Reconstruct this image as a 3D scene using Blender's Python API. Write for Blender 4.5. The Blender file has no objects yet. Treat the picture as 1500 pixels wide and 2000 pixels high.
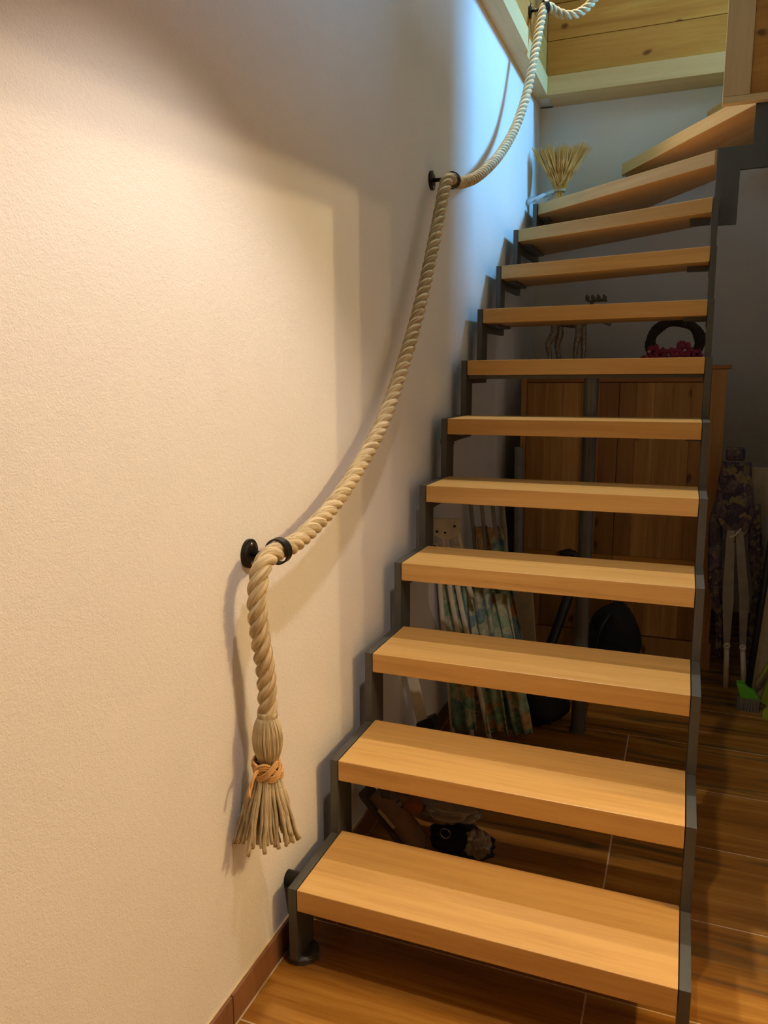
import bpy, bmesh, math, random
from mathutils import Vector, Matrix, noise
random.seed(7)
S = bpy.context.scene
C = S.collection
PI = math.pi

# ------------------------------------------------------------------ camera
cam = bpy.data.cameras.new('camera'); camo = bpy.data.objects.new('camera', cam); C.objects.link(camo)
camo.location = (0.75165659, -1.3796055, 1.33057159)
camo.rotation_euler = (1.39701364, 0.00582720, 0.36958321)
cam.sensor_fit = 'HORIZONTAL'; cam.sensor_width = 36.0; cam.lens = 36.0 * 1509.30051 / 1500.0
cam.clip_start = 0.02; cam.clip_end = 60
S.camera = camo

# ------------------------------------------------------------------ world, lights, exposure
w = bpy.data.worlds.new('world'); S.world = w; w.use_nodes = True
w.node_tree.nodes['Background'].inputs[0].default_value = (0.45, 0.6, 0.9, 1)
w.node_tree.nodes['Background'].inputs[1].default_value = 0.3
S.view_settings.view_transform = 'Standard'; S.view_settings.look = 'None'
S.view_settings.gamma = 1.0; S.view_settings.use_curve_mapping = False
S.view_settings.exposure = 0.0

def point(name, loc, watt, col, r=0.03):
    l = bpy.data.lights.new(name, 'POINT'); l.energy = watt; l.color = col; l.shadow_soft_size = r
    o = bpy.data.objects.new(name, l); C.objects.link(o); o.location = loc; return o
def area(name, loc, target, sx, sy, watt, col):
    l = bpy.data.lights.new(name, 'AREA'); l.shape = 'RECTANGLE'; l.size = sx; l.size_y = sy; l.energy = watt; l.color = col
    o = bpy.data.objects.new(name, l); C.objects.link(o); o.location = loc
    o.rotation_euler = (Vector(target) - Vector(loc)).to_track_quat('-Z', 'Y').to_euler(); return o
WARM = (1.0, 0.72, 0.36)
point('room_lamp', (2.6, 0.10, 2.27), 62, WARM, 0.013)
point('room_lamp', (2.6, -0.053, 2.21), 38, WARM, 0.013)
point('room_lamp', (2.6, -0.27, 2.21), 17, WARM, 0.013)
l = bpy.data.lights.new('hall_lamp', 'SPOT'); l.energy = 46; l.color = (1.0, 0.87, 0.79); l.shadow_soft_size = 0.03
l.spot_size = math.radians(104); l.spot_blend = 0.45
o = bpy.data.objects.new('hall_lamp', l); C.objects.link(o); o.location = (0.56, -0.34, 2.36)
area('attic_window', (2.4, 2.80, 3.6), (0.0, 1.9, 2.3), 0.6, 0.6, 160, (0.15, 0.52, 1.0))
l = bpy.data.lights.new('attic_spot', 'SPOT'); l.energy = 330; l.color = (1.0, 0.90, 0.74); l.shadow_soft_size = 0.05
l.spot_size = math.radians(62); l.spot_blend = 0.3
o = bpy.data.objects.new('attic_spot', l); C.objects.link(o); o.location = (0.10, 2.45, 4.60)
o.rotation_euler = (Vector((0.38, 0.55, 0.5)) - o.location).to_track_quat('-Z', 'Y').to_euler()
area('side_window', (4.2, 0.4, 3.75), (0.0, 0.6, 2.6), 1.4, 0.6, 34, (0.36, 0.62, 1.0))
S.cycles.max_bounces = 8; S.cycles.diffuse_bounces = 4

# ------------------------------------------------------------------ materials
def newmat(name):
    m = bpy.data.materials.new(name); m.use_nodes = True; nt = m.node_tree
    return m, nt, nt.nodes['Principled BSDF']
def N(nt, t, **kw):
    n = nt.nodes.new(t)
    for k, v in kw.items(): setattr(n, k, v)
    return n
def ramp(nt, fac, stops):
    r = N(nt, 'ShaderNodeValToRGB'); e = r.color_ramp.elements
    while len(e) > 1: e.remove(e[-1])
    e[0].position = stops[0][0]; e[0].color = (*stops[0][1], 1)
    for p, c in stops[1:]:
        x = e.new(p); x.color = (*c, 1)
    nt.links.new(fac, r.inputs[0]); return r.outputs[0]
def mathn(nt, op, a, b=None):
    n = N(nt, 'ShaderNodeMath', operation=op)
    for i, v in enumerate((a, b)):
        if v is None: continue
        if isinstance(v, (int, float)): n.inputs[i].default_value = v
        else: nt.links.new(v, n.inputs[i])
    return n.outputs[0]
def mixc(nt, fac, a, b, mode='MIX'):
    n = N(nt, 'ShaderNodeMix', data_type='RGBA', blend_type=mode)
    for i, v in ((0, fac), (6, a), (7, b)):
        if isinstance(v, (int, float)): n.inputs[i].default_value = v
        elif isinstance(v, tuple): n.inputs[i].default_value = (*v, 1)
        else: nt.links.new(v, n.inputs[i])
    return n.outputs[2]
def coords(nt, scale=(1, 1, 1), rnd=6.0, kind='Object'):
    tc = N(nt, 'ShaderNodeTexCoord'); oi = N(nt, 'ShaderNodeObjectInfo')
    mp = N(nt, 'ShaderNodeMapping'); nt.links.new(tc.outputs[kind], mp.inputs[0]); mp.inputs[3].default_value = scale
    if not rnd: return mp.outputs[0]
    r = mathn(nt, 'MULTIPLY', oi.outputs['Random'], rnd)
    a = N(nt, 'ShaderNodeVectorMath', operation='ADD'); nt.links.new(mp.outputs[0], a.inputs[0]); nt.links.new(r, a.inputs[1])
    return a.outputs[0]
def noisen(nt, vec, scale, detail=4, rough=0.55, dist=0.0):
    n = N(nt, 'ShaderNodeTexNoise'); nt.links.new(vec, n.inputs['Vector'])
    n.inputs['Scale'].default_value = scale; n.inputs['Detail'].default_value = detail
    n.inputs['Roughness'].default_value = rough; n.inputs['Distortion'].default_value = dist
    return n.outputs[0]
def bump(nt, bs, h, strength, dist):
    b = N(nt, 'ShaderNodeBump'); b.inputs['Strength'].default_value = strength; b.inputs['Distance'].default_value = dist
    nt.links.new(h, b.inputs['Height']); nt.links.new(b.outputs[0], bs.inputs['Normal'])

def plain(name, col, rough=0.6, metal=0.0, spec=0.5, var=0.12, scale=25):
    m, nt, bs = newmat(name)
    v = coords(nt); f = noisen(nt, v, scale)
    c = ramp(nt, f, [(0.3, tuple(x * (1 - var) for x in col)), (0.7, tuple(min(1, x * (1 + var)) for x in col))])
    nt.links.new(c, bs.inputs['Base Color'])
    bs.inputs['Roughness'].default_value = rough; bs.inputs['Metallic'].default_value = metal
    bs.inputs['Specular IOR Level'].default_value = spec
    return m
def plaster(name, col):
    m, nt, bs = newmat(name)
    v = coords(nt, rnd=0)
    f = noisen(nt, v, 6, 3)
    c = ramp(nt, f, [(0.3, tuple(x * .97 for x in col)), (0.7, col)])
    nt.links.new(c, bs.inputs['Base Color']); bs.inputs['Roughness'].default_value = 0.9
    bs.inputs['Specular IOR Level'].default_value = 0.15
    a = noisen(nt, v, 330, 3, 0.6); b = noisen(nt, v, 120, 2, 0.5)
    h = mathn(nt, 'ADD', a, mathn(nt, 'MULTIPLY', b, 0.8))
    bump(nt, bs, h, 0.55, 0.0022)
    return m
def wood(name, cols, axis='x', stretch=0.07, scale=26, rough=0.45, streak=None, knots=0, spec=0.35, ringy=0.0, rnd=9.0, stave=0.0):
    """grain runs along `axis` of the object"""
    m, nt, bs = newmat(name)
    sc = {'x': (stretch, 1, 1), 'y': (1, stretch, 1), 'z': (1, 1, stretch)}[axis]
    v = coords(nt, sc, rnd)
    f = noisen(nt, v, scale, 5, 0.6, 0.6)
    fine = noisen(nt, v, scale * 9, 3, 0.7)
    g = mathn(nt, 'ADD', mathn(nt, 'MULTIPLY', f, 0.75), mathn(nt, 'MULTIPLY', fine, 0.25))
    n = len(cols)
    c = ramp(nt, g, [(0.32 + 0.36 * i / (n - 1), cc) for i, cc in enumerate(cols)])
    if streak:
        s = noisen(nt, v, scale * 0.42, 3, 0.5, 1.2)
        s = ramp(nt, s, [(0.53, (0, 0, 0)), (0.565, (1, 1, 1)), (0.60, (0, 0, 0))])
        c = mixc(nt, mathn(nt, 'MULTIPLY', s, 0.8), c, streak)
    if knots:
        tc = N(nt, 'ShaderNodeTexCoord'); vo = N(nt, 'ShaderNodeTexVoronoi', voronoi_dimensions='2D')
        sp = N(nt, 'ShaderNodeSeparateXYZ'); nt.links.new(tc.outputs['Object'], sp.inputs[0]); oi = N(nt, 'ShaderNodeObjectInfo')
        ia, ib, ic = {'x': (0, 1, 2), 'y': (1, 0, 2), 'z': (2, 0, 1)}[axis]; cb = N(nt, 'ShaderNodeCombineXYZ')
        rr = mathn(nt, 'MULTIPLY', oi.outputs['Random'], 17.0)
        nt.links.new(mathn(nt, 'ADD', mathn(nt, 'MULTIPLY', sp.outputs[ia], .6), rr), cb.inputs[0])
        nt.links.new(mathn(nt, 'ADD', mathn(nt, 'ADD', sp.outputs[ib], sp.outputs[ic]), rr), cb.inputs[1])
        dz = N(nt, 'ShaderNodeTexNoise'); dz.inputs['Scale'].default_value = 9.0; nt.links.new(cb.outputs[0], dz.inputs['Vector'])
        d1 = N(nt, 'ShaderNodeVectorMath', operation='SCALE'); nt.links.new(dz.outputs[1], d1.inputs[0]); d1.inputs['Scale'].default_value = 0.05
        d2 = N(nt, 'ShaderNodeVectorMath', operation='ADD'); nt.links.new(cb.outputs[0], d2.inputs[0]); nt.links.new(d1.outputs[0], d2.inputs[1])
        nt.links.new(d2.outputs[0], vo.inputs['Vector']); vo.inputs['Scale'].default_value = knots * 1.3; vo.inputs['Randomness'].default_value = 1
        k = ramp(nt, vo.outputs['Distance'], [(0.03, (1, 1, 1)), (0.07, (0, 0, 0))])
        c = mixc(nt, mathn(nt, 'MULTIPLY', k, 0.85), c, (cols[0][0] * .28, cols[0][1] * .2, cols[0][2] * .2))
    if knots:
        oi2 = N(nt, 'ShaderNodeObjectInfo'); wn = N(nt, 'ShaderNodeTexWhiteNoise', noise_dimensions='1D'); nt.links.new(mathn(nt, 'MULTIPLY', oi2.outputs['Random'], 91.0), wn.inputs['W'])
        c = mixc(nt, 1.0, c, ramp(nt, wn.outputs['Value'], [(0, (.55, .48, .42)), (1, (1.15, 1.15, 1.15))]), 'MULTIPLY')
    if stave:
        tc = N(nt, 'ShaderNodeTexCoord'); sp = N(nt, 'ShaderNodeSeparateXYZ'); nt.links.new(tc.outputs['Object'], sp.inputs[0])
        oi = N(nt, 'ShaderNodeObjectInfo')
        a = mathn(nt, 'FLOOR', mathn(nt, 'DIVIDE', sp.outputs[1], stave))
        wn = N(nt, 'ShaderNodeTexWhiteNoise', noise_dimensions='2D'); cb = N(nt, 'ShaderNodeCombineXYZ')
        nt.links.new(a, cb.inputs[0]); nt.links.new(oi.outputs['Random'], cb.inputs[1]); nt.links.new(cb.outputs[0], wn.inputs['Vector'])
        t = ramp(nt, wn.outputs['Value'], [(0, (.86, .84, .82)), (1, (1.0, 1.0, 1.0))])
        c = mixc(nt, 1.0, c, t, 'MULTIPLY')
    nt.links.new(c, bs.inputs['Base Color'])
    bs.inputs['Roughness'].default_value = rough; bs.inputs['Specular IOR Level'].default_value = spec
    bump(nt, bs, fine, 0.12, 0.001)
    return m
def patch_fabric(name, cols, scale=16, rough=0.85):
    m, nt, bs = newmat(name)
    v = coords(nt, rnd=3)
    vo = N(nt, 'ShaderNodeTexVoronoi'); vo.inputs['Scale'].default_value = scale
    d = N(nt, 'ShaderNodeVectorMath', operation='ADD'); nt.links.new(v, d.inputs[0])
    nz = N(nt, 'ShaderNodeTexNoise'); nz.inputs['Scale'].default_value = scale * .8; nt.links.new(v, nz.inputs['Vector'])
    sc = N(nt, 'ShaderNodeVectorMath', operation='SCALE'); nt.links.new(nz.outputs[1], sc.inputs[0]); sc.inputs['Scale'].default_value = 0.12
    nt.links.new(sc.outputs[0], d.inputs[1]); nt.links.new(d.outputs[0], vo.inputs['Vector'])
    sp = N(nt, 'ShaderNodeSeparateColor'); nt.links.new(vo.outputs['Color'], sp.inputs[0])
    r = N(nt, 'ShaderNodeValToRGB'); r.color_ramp.interpolation = 'CONSTANT'; e = r.color_ramp.elements
    e[0].color = (*cols[0], 1); e[0].position = 0; e[1].color = (*cols[1], 1); e[1].position = 1 / len(cols)
    for i, c in enumerate(cols[2:], 2):
        x = e.new(i / len(cols)); x.color = (*c, 1)
    nt.links.new(sp.outputs[0], r.inputs[0])
    fl = noisen(nt, v, scale * 3, 3)
    c = mixc(nt, 0.5, r.outputs[0], ramp(nt, fl, [(.4, (.55, .55, .55)), (.6, (1.2, 1.2, 1.2))]), 'MULTIPLY')
    nt.links.new(c, bs.inputs['Base Color']); bs.inputs['Roughness'].default_value = rough
    return m
def fibre(name, c0, c1, ku=8, kv=14, twist=0.0):
    m, nt, bs = newmat(name)
    v = coords(nt, (ku, kv, 1), 5, 'UV')
    f = noisen(nt, v, 1.0, 3, 0.6)
    c = ramp(nt, f, [(0.35, c0), (0.62, c1)])
    nt.links.new(c, bs.inputs['Base Color']); bs.inputs['Roughness'].default_value = 0.85
    bs.inputs['Specular IOR Level'].default_value = 0.2
    bump(nt, bs, f, 0.6, 0.0012)
    return m

M = {}
M['plaster'] = plaster('wall_plaster', (0.79, 0.765, 0.735))
M['plaster_back'] = plaster('back_wall_plaster', (0.72, 0.66, 0.54))
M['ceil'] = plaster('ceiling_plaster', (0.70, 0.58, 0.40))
M['beech'] = wood('beech', [(.55, .30, .085), (.65, .375, .11), (.71, .43, .145)], 'x', 0.045, 34, 0.38, stave=0.083)
M['pine'] = wood('pine_board', [(.40, .165, .022), (.50, .225, .035), (.58, .30, .06)], 'x', 0.05, 22, 0.5, knots=3.2)
M['pine_y'] = wood('pine_board_side', [(.40, .165, .022), (.50, .225, .035), (.58, .30, .06)], 'y', 0.05, 22, 0.5, knots=3.2)
M['pine_z'] = wood('pine_upright', [(.36, .17, .045), (.50, .26, .075), (.62, .36, .13)], 'z', 0.05, 22, 0.5, knots=2.9)
M['pine_dark'] = wood('pine_edge', [(.30, .11, .03), (.40, .17, .05)], 'x', 0.05, 22, 0.5)
M['spruce_x'] = wood('spruce_trim', [(.60, .40, .16), (.70, .50, .23)], 'x', 0.04, 20, 0.55)
M['spruce_y'] = wood('spruce_trim_side', [(.60, .40, .16), (.70, .50, .23)], 'y', 0.04, 20, 0.55)
M['spruce_z'] = wood('spruce_post', [(.50, .32, .14), (.60, .42, .20)], 'z', 0.04, 20, 0.55)
M['tile'] = wood('wood_look_tile', [(.17, .062, .010), (.32, .135, .020), (.48, .24, .045)], 'x', 0.055, 12, 0.22, streak=(.06, .055, .025), spec=0.5)
M['tile_skirt'] = wood('skirting_tile', [(.16, .07, .03), (.24, .11, .05), (.30, .15, .075)], 'z', 0.09, 13, 0.35)
M['grout'] = plain('grout', (.66, .50, .30), 0.9)
M['steel'] = plain('anthracite_steel', (.088, .086, .074), 0.40, 0.25, 0.5, 0.06)
M['iron'] = plain('black_iron', (.016, .014, .012), 0.4, 0.5, 0.5)
M['chrome'] = plain('chrome', (.55, .54, .5), 0.2, 1.0)
M['rope'] = fibre('rope_fibre', (.33, .25, .13), (.62, .50, .31), 22, 12)
M['yarn'] = fibre('tassel_yarn', (.30, .23, .12), (.58, .47, .29), 30, 6)
M['cord'] = fibre('knot_cord', (.48, .25, .08), (.74, .45, .19), 40, 6)
M['straw'] = fibre('straw', (.52, .25, .045), (.88, .52, .16), 20, 2)
M['black'] = plain('black_plastic', (.010, .010, .011), 0.45)
M['black_cloth'] = plain('black_cloth', (.009, .009, .011), 0.9)
M['grey_tube'] = plain('grey_tube', (.24, .25, .23), 0.6)
M['white_plastic'] = plain('white_plastic', (.72, .66, .50), 0.4)
M['beige'] = plain('beige_board', (.50, .42, .26), 0.7)
M['grey_leg'] = plain('grey_leg', (.30, .27, .21), 0.5)
M['green'] = plain('green_plastic', (.10, .40, .015), 0.4)
M['lime'] = plain('lime_plastic', (.30, .40, .03), 0.4)
M['bristle'] = plain('bristle', (.16, .14, .10), 0.9)
M['red'] = plain('red_plastic', (.45, .035, .015), 0.5)
M['green_print'] = patch_fabric('green_printed_cloth', [(.30, .42, .26), (.42, .46, .28), (.16, .30, .24), (.50, .30, .12), (.46, .48, .32), (.22, .36, .22), (.20, .30, .32)], 17)
M['purple_print'] = patch_fabric('purple_printed_cloth', [(.075, .05, .08), (.12, .09, .11), (.16, .13, .09), (.05, .04, .06), (.10, .07, .08), (.24, .19, .09)], 30)
M['orn_silver'] = plain('aged_silver', (.30, .25, .18), 0.45, 0.4, var=.5, scale=60)
M['orn_dark'] = plain('dark_antler', (.10, .08, .03), 0.5)
M['twig'] = plain('twig', (.035, .022, .014), 0.9)
M['petal'] = plain('crimson_petal', (.26, .012, .045), 0.6, var=.4)
M['shoe'] = plain('shoe_suede', (.20, .135, .09), 0.85)
M['shoe_sole'] = plain('shoe_sole', (.07, .05, .04), 0.8)
M['shoe_grey'] = plain('shoe_mesh', (.11, .10, .09), 0.9, var=.4, scale=120)
M['orange'] = plain('orange_rubber', (.26, .085, .02), 0.6)
m, nt, bs = newmat('clear_film'); bs.inputs['Base Color'].default_value = (.85, .88, .9, 1); bs.inputs['Roughness'].default_value = 0.12
bs.inputs['Alpha'].default_value = 0.38; bs.inputs['Specular IOR Level'].default_value = 0.9; M['film'] = m
m, nt, bs = newmat('plastic_bag'); bs.inputs['Base Color'].default_value = (.20, .18, .15, 1); bs.inputs['Roughness'].default_value = 0.2
bs.inputs['Specular IOR Level'].default_value = 0.9; M['bag'] = m

# ------------------------------------------------------------------ helpers
def obj(name, bm, mat, parent=None, smooth=False, loc=None, rot=None, kind=None, label=None):
    me = bpy.data.meshes.new(name); bmesh.ops.recalc_face_normals(bm, faces=bm.faces[:]); bm.to_mesh(me); bm.free()
    if smooth:
        for p in me.polygons: p.use_smooth = True
    for mm in (mat if isinstance(mat, (list, tuple)) else [mat]): me.materials.append(mm)
    o = bpy.data.objects.new(name, me); C.objects.link(o)
    if loc is not None: o.location = loc
    if rot is not None: o.rotation_euler = rot
    if parent is not None: o.parent = parent
    if kind: o['kind'] = kind
    if label: o['label'] = label
    return o
def thing(name, label, cat, loc=(0, 0, 0), group=None):
    o = bpy.data.objects.new(name, None); C.objects.link(o); o.location = loc; o.empty_display_size = 0.05
    o['label'] = label; o['category'] = cat
    if group: o['group'] = group
    return o
def tag(o, label, cat, group=None):
    o['label'] = label; o['category'] = cat
    if group: o['group'] = group
    return o
def struct(name, bm, mat, parent=None, **k):
    o = obj(name, bm, mat, parent, **k)
    if parent is None: o['kind'] = 'structure'
    return o
def box(bm, x0, x1, y0, y1, z0, z1, bev=0.0):
    r = bmesh.ops.create_cube(bm, size=1.0)
    for v in r['verts']:
        v.co = Vector(((x0 + x1) / 2 + v.co.x * (x1 - x0), (y0 + y1) / 2 + v.co.y * (y1 - y0), (z0 + z1) / 2 + v.co.z * (z1 - z0)))
    if bev:
        es = set(e for v in r['verts'] for e in v.link_edges)
        bmesh.ops.bevel(bm, geom=list(es), offset=bev, segments=2, affect='EDGES', profile=0.6)
    return bm
def B(*a, **k):
    return box(bmesh.new(), *a, **k)
def prism(pts, d0, d1, axis='z', bev=0.0):
    """pts: 2D outline; extruded from d0 to d1 along axis ('z': pts=(x,y); 'x': (y,z); 'y': (x,z))"""
    bm = bmesh.new()
    def co(p, d): return {'z': (p[0], p[1], d), 'x': (d, p[0], p[1]), 'y': (p[0], d, p[1])}[axis]
    a = [bm.verts.new(co(p, d0)) for p in pts]; b = [bm.verts.new(co(p, d1)) for p in pts]
    bm.faces.new(a); bm.faces.new(b[::-1]); n = len(pts)
    for i in range(n): bm.faces.new((a[i], a[(i + 1) % n], b[(i + 1) % n], b[i]))
    if bev: bmesh.ops.bevel(bm, geom=bm.edges[:], offset=bev, segments=2, affect='EDGES', profile=0.6)
    return bm
def catmull(P, n):
    P = [Vector(p) for p in P]; Q = [P[0] * 2 - P[1]] + P + [P[-1] * 2 - P[-2]]; out = []
    for i in range(1, len(Q) - 2):
        for k in range(n):
            t = k / n; a, b, c, d = Q[i - 1:i + 3]
            out.append(0.5 * ((2 * b) + (c - a) * t + (2 * a - 5 * b + 4 * c - d) * t * t + (3 * b - a - 3 * c + d) * t ** 3))
    out.append(P[-1]); return out
def resample(P, step):
    L = [0]
    for a, b in zip(P, P[1:]): L.append(L[-1] + (b - a).length)
    n = max(2, int(L[-1] / step)); out = []; j = 0
    for i in range(n + 1):
        s = L[-1] * i / n
        while j < len(L) - 2 and L[j + 1] < s: j += 1
        f = (s - L[j]) / max(1e-9, L[j + 1] - L[j]); out.append(P[j].lerp(P[j + 1], f))
    return out
def frames(P):
    T = [(P[min(i + 1, len(P) - 1)] - P[max(i - 1, 0)]).normalized() for i in range(len(P))]
    u = T[0].orthogonal().normalized(); F = []
    for t in T:
        u = (u - t * u.dot(t)).normalized(); F.append((t, u, t.cross(u)))
    return F
def tube(bm, P, R, seg=10, cap=True, squash=1.0):
    P = [Vector(p) for p in P]
    if not isinstance(R, (list, tuple)): R = [R] * len(P)
    F = frames(P); uv = bm.loops.layers.uv.verify(); rings = []; L = 0; us = [0]
    for a, b in zip(P, P[1:]): L += (b - a).length; us.append(L)
    for p, r, (t, u, v) in zip(P, R, F):
        rings.append([bm.verts.new(p + (u * math.cos(2 * PI * k / seg) + v * math.sin(2 * PI * k / seg) * squash) * r) for k in range(seg)])
    for i in range(len(P) - 1):
        for k in range(seg):
            f = bm.faces.new((rings[i][k], rings[i][(k + 1) % seg], rings[i + 1][(k + 1) % seg], rings[i + 1][k]))
            for lp, (uu, vv) in zip(f.loops, ((us[i], k / seg), (us[i], (k + 1) / seg), (us[i + 1], (k + 1) / seg), (us[i + 1], k / seg))):
                lp[uv].uv = (uu, vv)
    if cap:
        bm.faces.new(rings[0][::-1]); bm.faces.new(rings[-1])
    return bm
def Tb(P, R, seg=10, **k): return tube(bmesh.new(), P, R, seg, **k)
def cyl(bm, a, b, r, seg=20, r2=None):
    return tube(bm, [a, b], [r, r if r2 is None else r2], seg)
def Cy(a, b, r, seg=20, r2=None): return cyl(bmesh.new(), a, b, r, seg, r2)
def ball(bm, c, r, sx=1, sy=1, sz=1, sub=2, amp=0.0, fr=4.0):
    q = bmesh.ops.create_icosphere(bm, subdivisions=sub, radius=1.0)
    for v in q['verts']:
        k = 1 + amp * noise.noise(v.co * fr + Vector(c) * 7)
        v.co = Vector((c[0] + v.co.x * r * sx * k, c[1] + v.co.y * r * sy * k, c[2] + v.co.z * r * sz * k))
    return bm
def cap_ring(c, R, r, ax='x', seg=28, s2=8, flat=1.0):
    """torus around centre c, its axis along ax"""
    P = []
    for i in range(seg + 1):
        a = 2 * PI * i / seg
        d = {'x': (0, math.cos(a), math.sin(a)), 'y': (math.cos(a), 0, math.sin(a)), 'z': (math.cos(a), math.sin(a), 0)}[ax]
        P.append(Vector(c) + Vector(d) * R)
    return Tb(P, r, s2, cap=False)

H = 0.19798; G = 0.23086; T = 0.0528
# ------------------------------------------------------------------ room shell
WX = -0.063; WB = 3.045; ZB = 2.726; ZT = 2.82
floor = struct('floor', B(-0.063, 4.6, -4.2, 3.045, -0.12, -0.001), M['grout'])
TW, TL = 0.330, 1.20
tile_me = {}
rows = [0.160 + TW * k for k in range(-8, 9)]
for k, y0 in enumerate(rows):
    off = 0.621 if k % 2 == 1 else 0.02
    xs = [off + TL * j for j in range(-1, 4)]
    ks = k - 8
    if ks > 4: xs = [x - 0.13 for x in xs]
    for x0 in xs:
        a, b = max(x0, WX + 0.012) + 0.002, min(x0 + TL, 3.2) - 0.002
        y1 = min(y0 + TW, WB - 0.002)
        if b - a < 0.03 or y1 - y0 < 0.03: continue
        key = (round(b - a, 3), round(y1 - y0, 3))
        if key not in tile_me:
            t = obj('floor_tile', box(bmesh.new(), 0, b - a, 0.002, y1 - y0 - 0.002, -0.008, 0.0, 0.0007), M['tile'], floor)
            tile_me[key] = t.data
        else:
            t = bpy.data.objects.new('floor_tile', tile_me[key]); C.objects.link(t); t.parent = floor
        t.location = (a, y0, 0)

wl = struct('wall_left', B(-0.25, WX, -4.2, WB + 0.2, -0.1, ZB + 0.019), M['plaster'])
struct('wall_left_upper', B(-0.25, -0.02, -4.2, WB + 0.2, ZB + 0.02, 5.0), M['plaster'])
wbk = struct('wall_back', B(WX, 4.6, WB, WB + 0.2, -0.1, ZB), M['plaster_back'])
struct('wall_back_upper', B(-0.25, 1.85, 2.905, WB + 0.2, ZB + 0.01, 5.0), M['plaster'])
struct('wall_back_side', B(2.95, 4.6, 2.905, WB + 0.2, ZB + 0.01, 5.0), M['plaster'])
struct('wall_back_top', B(1.85, 2.95, 2.905, WB + 0.2, 4.15, 5.0), M['plaster'])
struct('wall_back_bottom', B(1.85, 2.95, 2.905, WB + 0.2, ZB + 0.01, 3.05), M['plaster'])
bmj = box(bmesh.new(), 1.30, 1.42, 0.2416, WB, 0, 2.45)
struct('wall_right', bmj, M['plaster'])
struct('wall_right_lintel', prism([(1.30, 0.2416), (1.42, 0.2416), (1.87, -1.40), (1.75, -1.40)], 2.03, 2.45, 'z'), M['plaster'])
struct('wall_right_front', B(1.75, 1.87, -4.2, -1.40, 0, 2.45), M['plaster'])
struct('ceiling', B(1.10, 4.6, -4.2, 1.955, 2.45, 2.80), M['ceil'])
struct('ceiling_hall', B(WX, 1.10, -4.2, -0.10, 2.40, 2.80), M['ceil'])
struct('ceiling_landing', B(2.05, 4.6, 1.99, WB, 2.45, 2.72), M['ceil'])
struct('ceiling_roof', B(-0.25, 4.6, -4.2, WB + 0.2, 5.0, 5.1), M['ceil'])
struct('wall_front', B(-0.25, 4.6, -4.4, -4.2, -0.1, 5.1), M['plaster'])
struct('wall_far_right', B(4.6, 4.8, -4.4, WB + 0.2, -0.1, 5.1), M['plaster'])

# skirting tiles along the left wall
bl = struct('baseboard_left', B(WX, WX + 0.004, -2.2, WB - 0.005, 0.0, 0.0705), M['grout'])
e = [-0.19 + 0.60 * k for k in range(-3, 6)]
for a, b in zip(e, e[1:]):
    obj('skirting_tile', box(bmesh.new(), WX + 0.004, WX + 0.011, a + 0.0015, min(b, WB - 0.02) - 0.0015, 0.001, 0.070, 0.0008), M['tile_skirt'], bl)
bb = struct('baseboard_back', B(WX + 0.012, 1.29, WB - 0.004, WB, 0.0, 0.0705), M['grout'])
for k in range(3):
    a = 0.0 + 0.43 * k
    obj('skirting_tile', box(bmesh.new(), a + 0.0015, a + 0.4285, WB - 0.011, WB - 0.004, 0.001, 0.070, 0.0008), M['tile_skirt'], bb)

# slab edge beams around the stairwell with their pale trim, and pine boards above
t1 = struct('trim_1', B(-0.019, 0.0, -1.2, 2.86, ZB + .01, 2.80), M['spruce_y'])
obj('trim_board', B(WX, 0.020, -1.2, 2.27, ZB - 0.0, 2.815, bev=0.0015), M['spruce_y'], t1)
obj('trim_board', B(WX, 0.006, 2.271, 2.90, ZB + 0.0008, 2.815, bev=0.0015), M['spruce_y'], t1)
t2 = struct('trim_2', B(0.02, 1.84, 2.87, 2.90, ZB + 0.01, 2.80), M['spruce_x'])
obj('trim_board', B(0.0065, 0.93, 2.855, WB, ZB, 2.815, bev=0.0015), M['spruce_x'], t2)
obj('trim_board', B(0.9315, 1.84, 2.855, WB, ZB, 2.815, bev=0.0015), M['spruce_x'], t2)
wlu = bpy.data.objects['wall_left_upper']; wbu = bpy.data.objects['wall_back_upper']
for k in range(6):
    z0 = 2.8165 + 0.168 * k; z1 = z0 + 0.1665
    obj('plank', B(-0.018, -0.004, -1.2, 1.10, z0, z1 - 0.0015, bev=0.002), M['pine_y'], wlu)
    obj('plank', B(-0.018, -0.004, 1.102, 2.868, z0, z1 - 0.0015, bev=0.002), M['pine_y'], wlu)
    obj('plank', B(-0.003, 1.84, 2.872, 2.904, z0, z1 - 0.0015, bev=0.002), M['pine'], wbu)

# guard panel beside the top of the stairs
gp = thing('guard_panel', 'pine guard panel with pale frame at the upper right, above the dark stepped steel', 'panel', (0.813, 1.975, 2.32))
def rel(o, root):
    o.location = Vector(o.location) - Vector(root.location); return o
def part(name, bm, mat, root, **k):
    """mesh built in world coordinates, shifted into its root's frame"""
    o = obj(name, bm, mat, root, **k)
    o.data.transform(Matrix.Translation(-Vector(root.location))); return o
def sub(name, bm, mat, parent, root, **k):
    o = obj(name, bm, mat, parent, **k)
    o.data.transform(Matrix.Translation(-Vector(root.location))); return o
part('post', B(0.813, 0.905, 1.962, 1.998, 2.345, 3.70, bev=0.002), M['spruce_z'], gp)
part('bottom_rail', B(0.813, 1.62, 1.962, 1.998, 2.32, 2.3445, bev=0.002), M['spruce_x'], gp)
part('post', B(1.53, 1.62, 1.962, 1.998, 2.345, 3.70, bev=0.002), M['spruce_z'], gp)
part('top_rail', B(0.9055, 1.5295, 1.962, 1.998, 3.62, 3.70, bev=0.002), M['spruce_x'], gp)
for k in range(4):
    z0 = 2.346 + 0.318 * k
    part('plank', B(0.9055, 1.5295, 1.976, 1.992, z0, z0 + 0.3165, bev=0.002), M['pine'], gp)

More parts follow.
